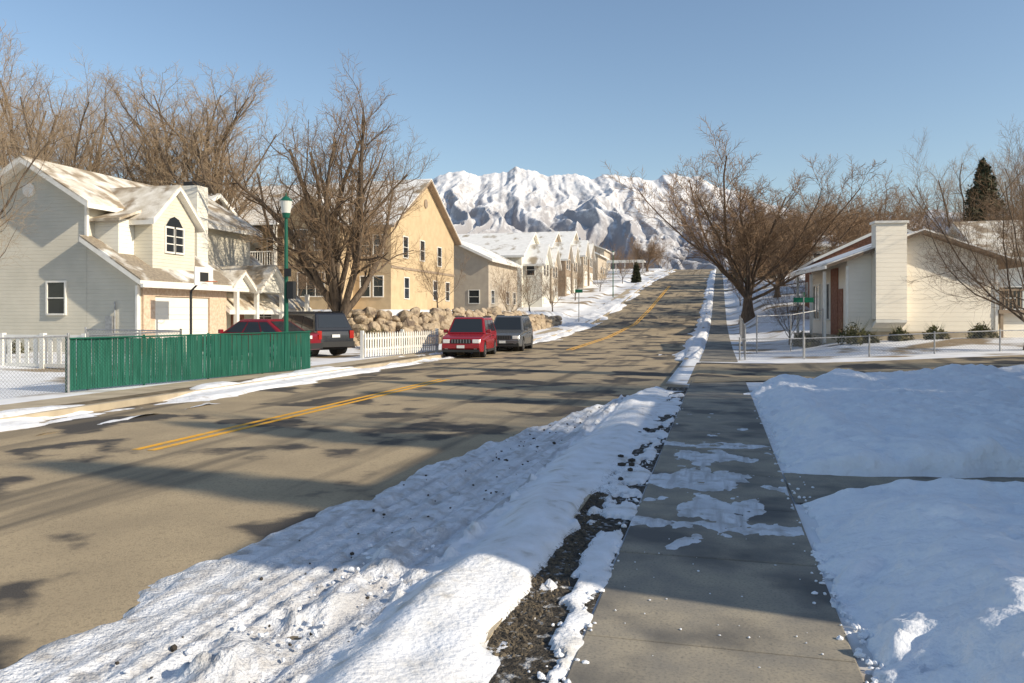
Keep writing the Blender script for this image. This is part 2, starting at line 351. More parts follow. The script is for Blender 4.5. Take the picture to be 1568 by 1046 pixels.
# ------------------------------------------------------------ trees
def tree_mesh(name,seed,H_,W_,r0,cfg,mats,rmin=.005):
    seg=cfg['seg'];wan=cfg['wander'];tro=cfg['trop'];kids=cfg['kids'];rat=cfg['ratio'];ang=cfg['angle'];sf=cfg['start'];ml=len(kids)
    def gen(trunk,light):
        rnd=random.Random(seed); V=[];F=[];MI=[]
        def tube(pts,rad,ns,mi):
            if light: V.extend([tuple(p) for p in pts]); return
            n0=len(V); k=len(pts)
            for i,p in enumerate(pts):
                t=(pts[min(i+1,k-1)]-pts[max(i-1,0)]).normalized()
                u=t.cross(Vector((.3,.5,.81)))
                if u.length<.05:u=t.cross(Vector((1,0,0)))
                u.normalize(); v=t.cross(u)
                for j in range(ns):
                    q=2*math.pi*j/ns; w=p+(u*math.cos(q)+v*math.sin(q))*rad[i]; V.append((w.x,w.y,w.z))
            for i in range(k-1):
                for j in range(ns):
                    a=n0+i*ns+j; b=n0+i*ns+(j+1)%ns; F.append((a,b,b+ns,a+ns)); MI.append(mi)
        def grow(p,d,Ln,r,lv):
            n=seg[lv]; pts=[p];rad=[r];ds=[d]; w=wan[lv]
            tp=.3 if lv==ml else .35
            for i in range(n):
                d=(d+Vector((rnd.gauss(0,w),rnd.gauss(0,w),rnd.gauss(0,w)+tro[lv]))).normalized()
                p=p+d*(Ln/n); pts.append(p);ds.append(d); rad.append(r*(1-(1-tp)*(i+1)/n))
            if lv==0: rad[0]*=1.35
            tube(pts,rad,8 if lv==0 else (6 if lv==1 else (4 if lv==2 else 3)),0 if lv<=2 else 1)
            if lv<ml:
                k=kids[lv]; k=k if lv==0 else max(2,int(k*rnd.uniform(.75,1.25)))
                az=rnd.random()*6.28
                for j in range(k):
                    f=sf[lv]+(1-sf[lv])*(j+rnd.random()*.8)/k; f=min(f,.999)
                    q=f*n; i=int(q); fr=q-i; pp=pts[i].lerp(pts[i+1],fr); rr=rad[i]*(1-fr)+rad[i+1]*fr; dd=ds[min(i+1,n)]
                    az+=2.4+rnd.uniform(-.5,.5)
                    u=dd.cross(Vector((.2,.9,.1))).normalized(); v=dd.cross(u)
                    a=math.radians(ang[lv]*rnd.uniform(.55,1.3))
                    if lv==0: a=math.radians(ang[0]*(.25+.95*((j*.618)%1)))
                    cd=dd*math.cos(a)+(u*math.cos(az)+v*math.sin(az))*math.sin(a)
                    grow(pp,cd,Ln*rat[lv]*rnd.uniform(.75,1.2)*(1.15-.45*f),max(rr*cfg['rr'][lv],rmin),lv+1)
        grow(Vector((0,0,-.2)),Vector((rnd.uniform(-.04,.04),rnd.uniform(-.04,.04),1)),trunk,r0,0)
        A=np.array(V); zt=np.percentile(A[:,2],99.95)
        w_=((np.percentile(A[:,0],99)-np.percentile(A[:,0],1))+(np.percentile(A[:,1],99)-np.percentile(A[:,1],1)))/2
        return A,F,MI,zt,w_
    t0=cfg['trunk']; _,_,_,zt,w_=gen(t0,True)
    s=H_/zt
    A,F,MI,zt,w_=gen(t0*s,False)
    A[:,2]*=H_/zt; k=W_/w_
    A[:,0]*=k;A[:,1]*=k
    # centre the crown over the trunk by shearing the tree slightly with height
    cx=(np.percentile(A[:,0],99)+np.percentile(A[:,0],1))/2; cy=(np.percentile(A[:,1],99)+np.percentile(A[:,1],1))/2
    w=np.clip(A[:,2]/H_,0,1); A[:,0]-=cx*w; A[:,1]-=cy*w
    me=bpy.data.meshes.new(name); me.from_pydata(A.tolist(),[],F)
    for m in mats: me.materials.append(m)
    me.polygons.foreach_set('material_index',MI); me.polygons.foreach_set('use_smooth',[True]*len(MI)); me.update()
    return me
VASE=dict(seg=[3,9,6,5,3],wander=[.05,.12,.17,.18,.2],trop=[0,.08,.08,.06,.04],kids=[11,14,10,8],ratio=[3.6,.36,.46,.5],angle=[50,42,42,42],start=[.35,.2,.12,.1],rr=[.56,.42,.45,.5],trunk=2.2)
ROUND=dict(seg=[3,8,6,5,3],wander=[.04,.09,.15,.18,.2],trop=[0,.10,.08,.06,.04],kids=[17,12,9,9],ratio=[3.8,.36,.48,.52],angle=[62,40,40,40],start=[.45,.2,.1,.1],rr=[.40,.42,.45,.5],trunk=2.0)
TALL=dict(seg=[6,6,5,4,3],wander=[.07,.12,.16,.2,.2],trop=[.02,.12,.10,.07,.04],kids=[16,9,8,7],ratio=[.55,.5,.5,.5],angle=[38,36,38,40],start=[.25,.2,.15,.1],rr=[.5,.45,.45,.5],trunk=7)
SMALL=dict(ROUND); SMALL['kids']=[10,9,7,5]
def put(name,me,x,y,rot=0,sc=1,z=None,sz=None):
    o=bpy.data.objects.new(name,me); COL.objects.link(o); o.location=(x,y,Hs(x,y) if z is None else z); o.rotation_euler=(0,0,rot); o.scale=(sc,sc,sz or sc); return o
mA=tree_mesh('tA',24,14.2,10.2,.56,VASE,[bark,twig],.008); put('bare_tree',mA,-18.5,36.9,3.4)
mB=tree_mesh('tB',12,14.8,16,.5,ROUND,[bark_r,twig_r],.014); put('bare_tree',mB,2.3,68,0)
mC=tree_mesh('tC',13,19,14,.55,VASE,[bark,twig_o],.010)
mD=tree_mesh('tD',14,9.2,7.5,.17,ROUND,[bark,twig_r],.0045); put('bare_tree',mD,11.2,33.8,1)
mE=tree_mesh('tE',15,18,10,.42,TALL,[bark,twig_o],.009)
mG=tree_mesh('tG',19,11,8,.2,VASE,[bark,twig_o],.0045)
mF=tree_mesh('tF',16,6,4.5,.1,SMALL,[bark,twig_r],.006)
put('bare_tree',mC,-39,52,.3,.95); put('bare_tree',mC,-51,50,2.3,1.1); put('bare_tree',mE,-45,56,1,1.1); put('bare_tree',mE,-34,49,4,.98)
put('bare_tree',mC,-43,44,3,.85); put('bare_tree',mC,-62,56,5,1.1); put('bare_tree',mE,-57,48,2,1.05)
put('bare_tree',mG,-25.9,21.4,2.2,.9)
put('bare_tree',mC,34,105,1,.8); put('bare_tree',mC,24,88,3,.75); put('bare_tree',mC,44,110,3,.8); put('bare_tree',mB,27,70,3,.75)
put('bare_tree',mE,-30,72,1,.7)
for (x,y,s,r) in [(5.5,82,.55,1.7),(7,97,.7,1),(9,120,.8,2),(5,140,.7,3),(14,78,.65,4),(17,100,.75,5),(8,165,.7,.5),(22,130,.9,2.5),(-16,185,.6,1),(14,150,.8,3.5)]:
    put('bare_tree',mB,x,y,r,s)
for (x,y,s,r) in [(-15.3,58,.8,0),(-15.6,66,.75,1),(-16.5,80,.9,2),(-17,96,.9,3),(-16,110,.8,4),(-15,128,.9,5),(-14,145,.8,.5),(-17,47,.7,1.6),(3.5,43,.7,2),(-24,46,.8,3),(-28,49,.9,4),(2.2,88,.8,1)]:
    put('small_bare_tree',mF,x,y,r,s)
# trees beside the viewpoint (outside the frame) whose shadows fall on the street
put('bare_tree',mA,18.5,9.5,4,1.1); put('bare_tree',mA,17.5,18.0,4,.95); put('bare_tree',mC,20.5,13,2,.8); put('bare_tree',mC,18,22.5,4,.62)
rn=random.Random(9)
woods=bpy.data.objects.new('distant_trees',None); COL.objects.link(woods)
for i in range(150):
    if rn.random()<.5: x=rn.uniform(2,110); y=rn.uniform(150,420)
    else: x=rn.uniform(-110,-18); y=rn.uniform(150,420)
    o=bpy.data.objects.new('distant_tree',mF); COL.objects.link(o); s=rn.uniform(.9,1.7); o.location=(x,y,Hs(x,y)); o.scale=(s,s,s); o.rotation_euler=(0,0,rn.random()*6); o.parent=woods
def conifer(name,x,y,h,w,seed,n=6500):
    rnd=random.Random(seed); V=[];F=[];MI=[]
    z0=Hs(x,y)
    for j in range(6):
        q=j*math.pi/3; V+= [(.13*math.cos(q),.13*math.sin(q),-.1),(.02*math.cos(q),.02*math.sin(q),h)]
    for j in range(6): F.append((2*j,(2*j+2)%12,(2*j+3)%12,2*j+1)); MI.append(0)
    nb=170
    br=[(rnd.random()*6.283,(k+rnd.random())/nb,rnd.uniform(.7,1.1)) for k in range(nb)]
    for i in range(n):
        a0,f0,k=br[i%nb]; u=rnd.random()**.6
        zz=h*(.06+.94*f0**1.0); rr=w/2*((1-f0)**.65)*k*u+.03
        a=a0+rnd.gauss(0,.2); c=Vector((rr*math.cos(a),rr*math.sin(a),zz-.15*rr+rnd.gauss(0,.18))); s=.15
        d=[Vector((rnd.gauss(0,s),rnd.gauss(0,s),rnd.gauss(0,s*.7))) for _ in range(3)]
        n_=len(V); V+=[c+d[0],c+d[1],c+d[2]]; F.append((n_,n_+1,n_+2)); MI.append(1)
    o=mkobj(name,V,F,[bark,evergreen],MI); o.location=(x,y,z0)
conifer('conifer',21,73,11.2,6.2,1,13000); conifer('conifer',3.0,118,7,4,2); conifer('conifer',6.2,112,6,3.5,3); conifer('conifer',-13.2,132,3,1.6,4)
conifer('conifer',11,16.4,10.5,2.6,5); conifer('conifer',14,21.5,12.5,2.8,6); conifer('conifer',19.5,6.5,15.5,3.2,7); conifer('conifer',18.5,12.4,14.5,3.0,8); conifer('conifer',17.5,15.8,13,2.4,9); conifer('conifer',21,2.9,16,3.0,10)  # unseen conifers, added to throw dense shadow bars across the road
def shrub(name,x,y,r,seed,n=900,zz=None):
    rnd=random.Random(seed); V=[];F=[]
    for i in range(n):
        a=rnd.random()*6.283; e=rnd.random()**.5; ph=rnd.random(); lump=.75+.35*math.sin(a*3+seed)+.2*math.sin(a*7)
        c=Vector((math.cos(a)*r*e*lump,math.sin(a)*r*e*lump,r*1.1*ph*(1.15-e*.8))); s=.05
        k=len(V); V+=[c+Vector((rnd.gauss(0,s),rnd.gauss(0,s),rnd.gauss(0,s))) for _ in range(3)]; F.append((k,k+1,k+2))
    for i in range(60):
        a=rnd.random()*6.283; q=Vector((math.cos(a)*r*.9,math.sin(a)*r*.9,r*1.5*rnd.uniform(.5,1.1))); k=len(V)
        V+=[Vector((0,0,0)),Vector((.02,.015,0)),q]; F.append((k,k+1,k+2))
    o=mkobj(name,V,F,shrubm); o.location=(x,y,Hs(x,y) if zz is None else zz)
for i,(x,y,r) in enumerate([(5.7,37.4,.8),(7.6,37.9,.5),(9.1,38.2,.55),(10.9,38.3,.6),(6.3,37.3,.4),(-19.8,35.2,.8),(-17.3,38,.9),(-16.9,36.8,.6),(4.0,39,.5),(3.9,41,.6),(-25.5,24.2,.4)]):
    shrub('shrub',x,y,r,i)
# ------------------------------------------------------------ rock retaining wall
V=[];F=[];rn=random.Random(4)
pl=[(-25,39.6),(-19,40.0),(-15.8,42.6),(-14.6,49),(-14.1,58),(-13.9,70)]
for a,b in zip(pl[:-1],pl[1:]):
    L_=math.dist(a,b); nn=int(L_/.5)
    for i in range(nn):
        t=(i+.5)/nn; x=a[0]+(b[0]-a[0])*t; y=a[1]+(b[1]-a[1])*t; zb=float(zr(y)); ht=1.7 if y<52 else max(.6,1.7-(y-52)*.07)
        nx_,ny_=-(b[1]-a[1])/L_,(b[0]-a[0])/L_
        z=zb+.12; k=0
        while z<zb+ht+.1:
            r=rn.uniform(.28,.5); off=.2*k
            blob(V,F,(x+nx_*off+rn.uniform(-.16,.16),y+ny_*off+rn.uniform(-.1,.1),z),r,rn,.85); z+=r*1.0; k+=1
o=mkobj('rock_retaining_wall',V,F,rock); b=o.modifiers.new('b','BEVEL'); b.width=.04; b.segments=2
# ------------------------------------------------------------ left siding house
A=Asm('siding_house',(-24,28,0))
xa,y0,z0=-21.2,25.5,-.2
body(A,'walls',siding_w,-28.9,-23.5,25.5,36.5,z0,6.0,7.6,'y')
groof(A,-28.9,-23.5,25.5,36.5,6.0,7.6,'y',.45,.45,roofmix,trimw)
A.add('walls',siding_w,[(-23.49,25.5,z0),(xa,25.5,z0),(xa,25.5,3.0),(-23.49,25.5,4.45),(-23.49,31,z0),(xa,31,z0),(xa,31,3.0),(-23.49,31,4.45)],[(0,1,2,3),(7,6,5,4),(1,5,6,2),(3,2,6,7)])
q=[(-23.48,25.1,4.47),(-20.75,25.1,2.78),(-20.75,31.2,2.78),(-23.48,31.2,4.47)]
A.slab('fascia',trimw,q,.01,.2); A.slab('roof',shingle,q,.203,.27)
A.box('gutter',trimw,-20.74,-20.62,25.1,31.2,2.72,2.86)
A.box('brick_facing',brick_tan,xa,xa+.1,25.7,26.35,-.2,2.75); A.box('brick_facing',brick_tan,xa,xa+.1,29.75,30.95,-.2,2.75); A.box('brick_facing',brick_tan,xa,xa+.1,26.35,29.75,2.42,2.75)
A.box('garage_door',garage_w,xa,xa+.05,26.4,29.7,-.1,2.38)
for i in range(1,4): A.box('garage_door_panels',trimw,xa+.05,xa+.07,26.5,29.6,-.1+i*.6,-.06+i*.6)
A.box('corner_trim',trimw,xa-.08,xa+.03,25.46,25.6,z0,2.8); A.box('downpipe',trimw,xa+.03,xa+.11,25.35,25.44,0,2.8)
A.box('corner_trim',trimw,-23.55,-23.44,25.44,25.56,4.4,5.9)
body(A,'dormer_walls',siding_w,-24.5,-21.55,26.75,29.35,3.0,5.5,6.75,'x'); groof(A,-24.6,-21.55,26.75,29.35,5.5,6.75,'x',.3,.3,roofmix,trimw,.18)
body(A,'dormer_walls',siding_white,-24.5,-22.4,25.9,26.74,3.4,5.4,5.45,'x')
A.slab('roof',roofmix,[(-24.5,25.6,5.3),(-22.1,25.6,5.3),(-22.1,26.8,5.75),(-24.5,26.8,5.75)],.0,.1)
for a,b in((27.5,28.0),(28.05,28.55)): win(A,'+x',-21.55,a,b,4.25,5.2,0,2)
A.add('window_glass',glass,[(-21.52,27.5,5.28),(-21.52,28.55,5.28),(-21.52,28.3,5.6),(-21.52,28.02,5.7),(-21.52,27.75,5.6)],[(0,1,2,3,4)])
body(A,'walls',siding_w,-27,-22.6,31,38.0,z0,3.1,4.9,'y'); groof(A,-27,-22.6,31.2,38,3.1,4.9,'y',1.7,.3,roofmix,trimw)
body(A,'porch_gable',siding_white,-22.5,-20.7,33.0,35.0,2.75,3.0,3.8,'x'); groof(A,-23.5,-20.7,33.0,35.0,2.95,3.85,'x',.3,.25,roofmix,trimw,.15)
body(A,'porch_gable',siding_white,-22.5,-20.9,31.1,32.4,2.75,3.0,3.5,'x'); groof(A,-23.5,-20.9,31.1,32.4,2.95,3.5,'x',.25,.25,roofmix,trimw,.15)
for yy in (31.3,32.9,35.1,37.6): A.box('porch_post',trimw,-20.98,-20.8,yy,yy+.18,0,2.75)
win(A,'+x',-22.6,31.6,32.4,.9,2.3,1,1); win(A,'+x',-22.6,35.6,37,.9,2.3,1,1); A.box('front_door',brick_dk,-22.6,-22.54,33.5,34.5,0,2.15)
win(A,'-y',25.5,-25.3,-24.5,1.75,2.95,0,1)
A.box('chimney',siding_white,-23.9,-23.0,31.5,32.3,4,7.6); A.box('chimney_cap',dark,-23.8,-23.1,31.6,32.2,7.6,7.8)
A.box('meter_box',gmetal,-22.5,-22.2,25.32,25.48,1.0,1.65); A.cyl('meter_pipe',gmetal,(-22.15,25.42,0),(-22.15,25.42,2.2),.03)
A.cyl('round_vent',trimw,(-26.2,25.5,6.6),(-26.2,25.44,6.6),.28,n=16)
A.done()
A=Asm('snow_roof_house',(-40,44,0)); body(A,'walls',siding_w,-46,-33,42,52,0,6.6,9.6,'x'); groof(A,-46,-33,42,52,6.6,9.6,'x',.5,.5,roofsnow,trimw); body(A,'front_gable',siding_w,-42,-38,38.5,44,0,6.6,8.6,'y'); groof(A,-42,-38,38.5,45,6.6,8.6,'y',.5,.4,roofsnow,trimw)
win(A,'-y',38.5,-40.8,-39.2,4,5.6,1,0); A.done()
# ------------------------------------------------------------ beige building
A=Asm('beige_apartment_house',(-31,58,2.1))
B=1.9
body(A,'walls',stucco,-40,-22.3,52,65.7,B,8.1,12.1,'x'); groof(A,-40,-22.3,52,65.7,8.1,12.1,'x',.6,.5,roofsnow,stucco_d)
for (a,z) in ((54.2,6.2),(57.6,6.2),(61.5,6.0),(54.4,3.2),(60.5,3.2),(63.5,3.2)): win(A,'+x',-22.3,a,a+.9,z-.3,z+1.2,0,1)
A.cyl('round_vent',stucco_d,(-22.3,58.8,10.4),(-22.22,58.8,10.4),.35,n=16)
A.box('belt_trim',stucco_d,-22.3,-22.24,52,65.7,5.0,5.18)
for (x0,x1,d) in ((-39.2,-34.6,49.5),(-29.6,-25.2,50.0)):
    body(A,'front_wing',stucco,x0,x1,d,52.5,B,8.0,9.9,'y'); groof(A,x0,x1,d,55,8.0,9.9,'y',.5,.5,roofsnow,stucco_d)
    win(A,'-y',d,x0+.9,x0+1.9,6.2,7.6,0,1); win(A,'-y',d,x1-1.9,x1-.9,6.2,7.6,0,1); win(A,'-y',d,x0+1.2,x1-1.2,3,4.6,2,0)
    A.box('belt_trim',stucco_d,x0-.05,x1+.05,d-.06,d-.003,5.0,5.2)
for z in (2.3,5.1):
    A.box('deck',stucco_d,-34.6,-29.6,49.2,52,z-.2,z)
    A.box('deck_rail',trimw,-34.6,-29.6,49.2,49.28,z+.95,z+1.03)
    for i in range(26): A.box('deck_rail',trimw,-34.55+i*.19,-34.51+i*.19,49.22,49.26,z,z+.95)
for xx in(-34.4,-32.1,-29.8): A.box('deck_post',trimw,xx-.1,xx+.1,49.25,49.45,B,8.1)
A.slab('roof',roofsnow,[(-34.8,48.9,7.9),(-29.4,48.9,7.9),(-29.4,52.2,8.5),(-34.8,52.2,8.5)],0,.12)
for xx in(-34,-32): win(A,'-y',52,xx,xx+1.5,5.4,7.3,1,0); win(A,'-y',52,xx,xx+1.5,2.5,4.4,1,0)
for xx in(-24.6,-23.6): win(A,'-y',52,xx,xx+.7,5.9,7.3,0,1); win(A,'-y',52,xx,xx+.7,3.0,4.4,0,1)
A.done()
# ------------------------------------------------------------ row of houses up the hill
def house(name,x0,x1,y0,y1,h,rh,axis,wall,roof,trim=trimw,faces=('-y','+x'),zb=None):
    zb=Hs((x0+x1)/2,(y0+y1)/2)-.1 if zb is None else zb
    lo=min(Hs(x,y) for x in(x0,x1) for y in (y0,y1))-.3
    A=Asm(name,((x0+x1)/2,(y0+y1)/2,zb))
    body(A,'walls',wall,x0,x1,y0,y1,lo,zb+h,zb+h+rh,axis); groof(A,x0,x1,y0,y1,zb+h,zb+h+rh,axis,.5,.4,roof,trim)
    nst=max(1,int(h/2.6))
    for f in faces:
        a0,a1=(y0,y1) if f[1]=='x' else (x0,x1); pl_={'+x':x1,'-x':x0,'-y':y0,'+y':y1}[f]
        n=max(2,int((a1-a0)/2.6))
        for s in range(nst):
            for i in range(n):
                c=a0+(a1-a0)*(i+.5)/n
                if (i*7+s*3+int(a0))%4==3: continue
                win(A,f,pl_,c-.5,c+.5,zb+.9+s*2.7,zb+2.1+s*2.7,0,1)
    return A,zb
A,zb=house('beige_townhouse',-29.5,-21,72,83,5,2.0,'y',stucco_g,roofsnow); A.done()
for (yy,wl,w2) in((87,siding_white,stucco_g),(101,stucco_d,stucco_g),(115,stucco_g,stucco_d)):
    A,zb=house('townhouse',-31,-21.5,yy,yy+11,5.4,2.9,'x',wl,roofsnow)
    for k in range(2):
        a=yy+.8+k*5.2
        body(A,'gable_bay',w2 if k else wl,-22,-19.3,a,a+4,zb-1,zb+4.6,zb+6.6,'x'); groof(A,-24,-19.3,a,a+4,zb+4.6,zb+6.6,'x',.4,.4,roofsnow,trimw)
        win(A,'+x',-19.3,a+.7,a+1.6,zb+3.2,zb+4.5,0,1); win(A,'+x',-19.3,a+2.3,a+3.2,zb+3.2,zb+4.5,0,1); A.box('garage_door',garage_w,-19.3,-19.24,a+.6,a+3.4,zb,zb+2.2)
        win(A,'-y',a,-21.1,-20.2,zb+3.2,zb+4.4,0,1)
    A.done()
A=Asm('carport',(-21,170,10)); z=Hs(-21,170)
A.box('roof',roofsnow,-27,-15.3,168,173,z+2.5,z+2.8); A.box('fascia',trimw,-27.1,-15.2,167.9,167.98,z+2.2,z+2.8)
for i in range(7): A.box('post',trimw,-26.8+i*1.88,-26.6+i*1.88,168.1,168.3,z,z+2.5)
A.done()
for (x0,x1,y0,y1,h,w,r) in ((-30,-20,135,146,4,stucco_g,roofsnow),(-44,-34,80,92,6,stucco_d,roofsnow),(-40,-28,200,212,5,stucco_g,roofsnow),(-60,-46,150,162,6,siding_w,roofsnow)):
    A,zb=house('townhouse',x0,x1,y0,y1,h,2.3,'y',w,r); A.done()
for (x0,x1,y0,y1,h,rh,ax,w,r) in ((6.5,15,56,66,3.4,2.0,'y',brick_dk,roof_brown),(14.5,25,50,60,3.8,2.3,'x',siding_white,roofmix),(12,22,84,95,3,1.8,'x',stucco_g,roofsnow),(9,19,125,136,3.2,1.8,'x',siding_w,roofsnow),(8,18,160,172,3.2,2,'y',stucco_g,roofsnow),(27,39,62,74,3.5,2.5,'x',stucco_g,roof_brown)):
    A,zb=house('bungalow',x0,x1,y0,y1,h,rh,ax,w,r,faces=('-y','-x')); A.done()
# ------------------------------------------------------------ right cream house
A=Asm('cream_house',(5.6,38.7,.6),.12)
X0,X1,Y0,Y1=5.6,11.9,38.7,45.5
body(A,'walls',siding_warm,X0,X1,Y0,Y1,.2,4.15,5.3,'y')
groof(A,X0,X1,Y0,Y1,4.15,5.3,'y',1.0,.5,roofsnow,fbrown,.14)
A.box('foundation',concrete_lt,X0-.04,X1+.04,Y0-.04,Y0-.005,.2,.95)
A.box('brick_facing',brick_dk,X0-.06,X0-.004,Y0+1.4,Y0+2.6,.2,3.9)
A.box('corner_trim',trimw,X0-.05,X0+.06,Y0-.05,Y0+.06,.95,3.9); A.box('corner_trim',trimw,X1-.06,X1+.05,Y0-.05,Y0+.06,.95,3.9)
for a in (41.6,43.6): win(A,'-x',X0-.004,a,a+1.2,1.5,3.2,1,0)
A.box('front_door',brick_dk,X0-.06,X0-.0,39.3,40.0,.8,2.9)
for a in(39.4,42,45): A.box('porch_post',trimw,4.75,4.87,a,a+.12,.4,3.7)
A.box('porch',concrete_lt,4.6,X0-.12,39.5,45,.2,.75)
A.box('chimney',siding_warm,6.65,7.95,38.05,38.68,1.5,5.75); A.box('chimney_cap',trimw,6.58,8.02,37.98,38.75,5.75,5.85)
A.slab('chimney_foot',trimw,[(6.65,38.05,1.35),(7.95,38.05,1.35),(7.95,38.68,1.1),(6.65,38.68,1.1)],0,.14)
A.box('gutter',trimw,4.52,4.6,38.2,45.9,3.76,3.9)
A.box('rear_deck',stucco_d,11.97,16,38.6,43,1.75,1.92)
for i in range(24): A.box('deck_rail',stucco_d,12.02+i*.165,12.06+i*.165,38.6,38.64,1.92,2.75)
A.box('deck_rail',stucco_d,11.97,16,38.56,38.68,2.75,2.83)
for xx in(12.05,13.9,15.8): A.box('deck_post',stucco_d,xx,xx+.12,38.65,38.77,.3,2.9)
A.box('deck_skirt',siding_warm,12.0,15.9,38.85,38.9,.3,1.74)
A.done()
# houses beside the viewpoint, to the right of the frame (they cast the foreground shadow)
A=Asm('neighbour_house',(10,6,0)); body(A,'walls',siding_white,7.2,13.5,3.5,9.4,-.1,5.6,6.6,'y'); groof(A,7.2,13.5,3.5,9.4,5.6,6.6,'y',.4,.3,roofsnow,trimw)
for a in(4.2,6,8): win(A,'-x',7.2,a,a+1,1,2.4,0,1); win(A,'-x',7.2,a,a+1,3.7,4.9,0,1)
body(A,'rear_wing',siding_white,9.0,17,9.41,14.2,-.1,5.4,6.5,'y'); groof(A,9.0,17,9.75,14.2,5.4,6.5,'y',.4,.3,roofsnow,trimw)
win(A,'-x',9.0,10,11.5,1,2.4,1,0); win(A,'-x',9.0,12.2,13.3,1,2.4,0,1)
A.done()
# ------------------------------------------------------------ fences
def wires(V,F,a,b,r):
    a=Vector(a);b=Vector(b); t=(b-a).normalized(); u=t.cross(Vector((0,0,1))).normalized() if abs(t.z)<.95 else Vector((1,0,0)); v=t.cross(u); n=len(V)
    for c in(a,b):
        for k in range(3):
            q=k*2.094; V.append(c+(u*math.cos(q)+v*math.sin(q))*r)
    F.extend([(n,n+1,n+4,n+3),(n+1,n+2,n+5,n+4),(n+2,n,n+3,n+5)])
def chainlink(name,pts,h,sp=.1,zf=Hs,post=2.4,wr=.0035,rail=True):
    A=Asm(name,(pts[0][0],pts[0][1],0))
    V=[];F=[]
    for (xa_,ya_),(xb_,yb_) in zip(pts[:-1],pts[1:]):
        L_=math.dist((xa_,ya_),(xb_,yb_))
        def P(s,z):
            t=s/L_; x=xa_+(xb_-xa_)*t; y=ya_+(yb_-ya_)*t; return Vector((x,y,zf(x,y)+z))
        s=-h
        while s<L_:
            for sg in(0,1):
                s0,s1=max(s,0),min(s+h,L_)
                if s1>s0:
                    z0_,z1_=(s0-s),(s1-s)
                    if sg: z0_,z1_=h-z0_,h-z1_
                    wires(V,F,P(s0,z0_+.03),P(s1,z1_+.03),wr)
            s+=sp
        n=max(1,round(L_/post))
        for i in range(n+1): p=P(L_*i/n,0); A.cyl('post',gmetal,p,p+Vector((0,0,h+.1)),.03)
        if rail:
            for i in range(n): A.cyl('rail',gmetal,P(L_*i/n,h+.03),P(L_*(i+1)/n,h+.03),.022,n=6)
    A.add('mesh_wire',gmetal,V,F); A.done()
chainlink('chain_link_fence',[(.75,31.2),(12.5,33.9),(24,36.3)],.75,.11)
chainlink('chain_link_fence',[(.95,31.3),(1.3,47),(1.4,58)],1.2,.14)
chainlink('chain_link_fence',[(-13.75,14.4),(-14.5,6)],1.2,.08)
chainlink('chain_link_fence',[(1.6,36.5),(4.6,38.9)],1.6,.14)
A=Asm('green_slat_fence',(-13,18,0)); a=Vector((-13.75,14.4,0)); b=Vector((-12.2,22.2,0)); L_=(b-a).length; d=(b-a)/L_; nrm=Vector((-d.y,d.x,0))
n=int(L_/.065); rn=random.Random(2)
for i in range(n):
    s=i*.065; w=.057; top=1.16+.02*math.sin(s*2)+rn.uniform(-.015,.015); off=rn.uniform(-.006,.006)+.03*math.sin(s*1.3)
    p=a+d*s+nrm*off; q=a+d*(s+w)+nrm*(off+rn.uniform(-.01,.01)); t=Vector((0,0,1)); zb=Vector((0,0,.04)); l=d*rn.uniform(-.012,.012)+nrm*.02*math.sin(s*2.7)
    A.add('slats',greenp,[p+zb,q+zb,q+l+t*top,p+l+t*top,p+zb-nrm*.012,q+zb-nrm*.012,q+l+t*top-nrm*.012,p+l+t*top-nrm*.012],[(0,1,2,3),(7,6,5,4),(3,2,6,7),(0,3,7,4),(1,5,6,2)])
for i in range(5):
    p=a+d*(L_*i/4)+nrm*.06; A.cyl('post',greenpole,p,p+Vector((0,0,1.22)),.03)
A.cyl('rail',greenpole,a-nrm*.03+Vector((0,0,1.18)),b-nrm*.03+Vector((0,0,1.18)),.02)
V=[];F=[]
s=-1.15
while s<L_:
    for sg in(0,1):
        s0,s1=max(s,0),min(s+1.15,L_)
        z0_,z1_=(s0-s),(s1-s)
        if sg: z0_,z1_=1.15-z0_,1.15-z1_
        wires(V,F,a+d*s0-nrm*.055+Vector((0,0,z0_+.03)),a+d*s1-nrm*.055+Vector((0,0,z1_+.03)),.003)
    s+=.09
A.add('mesh_wire',greenpole,V,F)
A.done()
A=Asm('picket_fence',(-13,31,0))
pts=[(-13.4,28.7),(-12.3,34.2)]
for p0,p1 in zip(pts[:-1],pts[1:]):
    a=Vector((*p0,0));b=Vector((*p1,0));L_=(b-a).length;d=(b-a)/L_;nm=Vector((-d.y,d.x,0))
    for i in range(int(L_/.17)):
        p=a+d*i*.17; q=p+d*.095; m=(p+q)/2; zt=.92; f=nm*.02
        A.add('pickets',trimw,[p+Vector((0,0,.05)),q+Vector((0,0,.05)),q+Vector((0,0,zt)),m+Vector((0,0,zt+.09)),p+Vector((0,0,zt)),p+f+Vector((0,0,.05)),q+f+Vector((0,0,.05)),q+f+Vector((0,0,zt)),m+f+Vector((0,0,zt+.09)),p+f+Vector((0,0,zt))],
          [(0,1,2,3,4),(9,8,7,6,5),(0,4,9,5),(1,6,7,2),(2,7,8,3),(3,8,9,4)])
    for z in(.3,.72): A.slab('rails',trimw,[a+nm*.022,b+nm*.022,b+nm*.06,a+nm*.06],z,z+.08)
    for s in(0,L_/2,L_): p=a+d*s+nm*.13; A.box('posts',trimw,p.x-.06,p.x+.06,p.y-.06,p.y+.06,0,1.08)
A.done()
A=Asm('vinyl_panel_fence',(-20,19.5,0))
for i in range(5):
    x=-24+i*1.5; A.box('post',trimw,x-.07,x+.07,19.4,19.54,0,1.15)
    if i<4: A.box('rail',trimw,x+.07,x+1.43,19.43,19.5,1.0,1.1);A.box('rail',trimw,x+.07,x+1.43,19.43,19.5,.15,.25);[A.box('baluster',trimw,x+.2+j*.32,x+.34+j*.32,19.445,19.485,.25,1.0) for j in range(4)]
A.done()
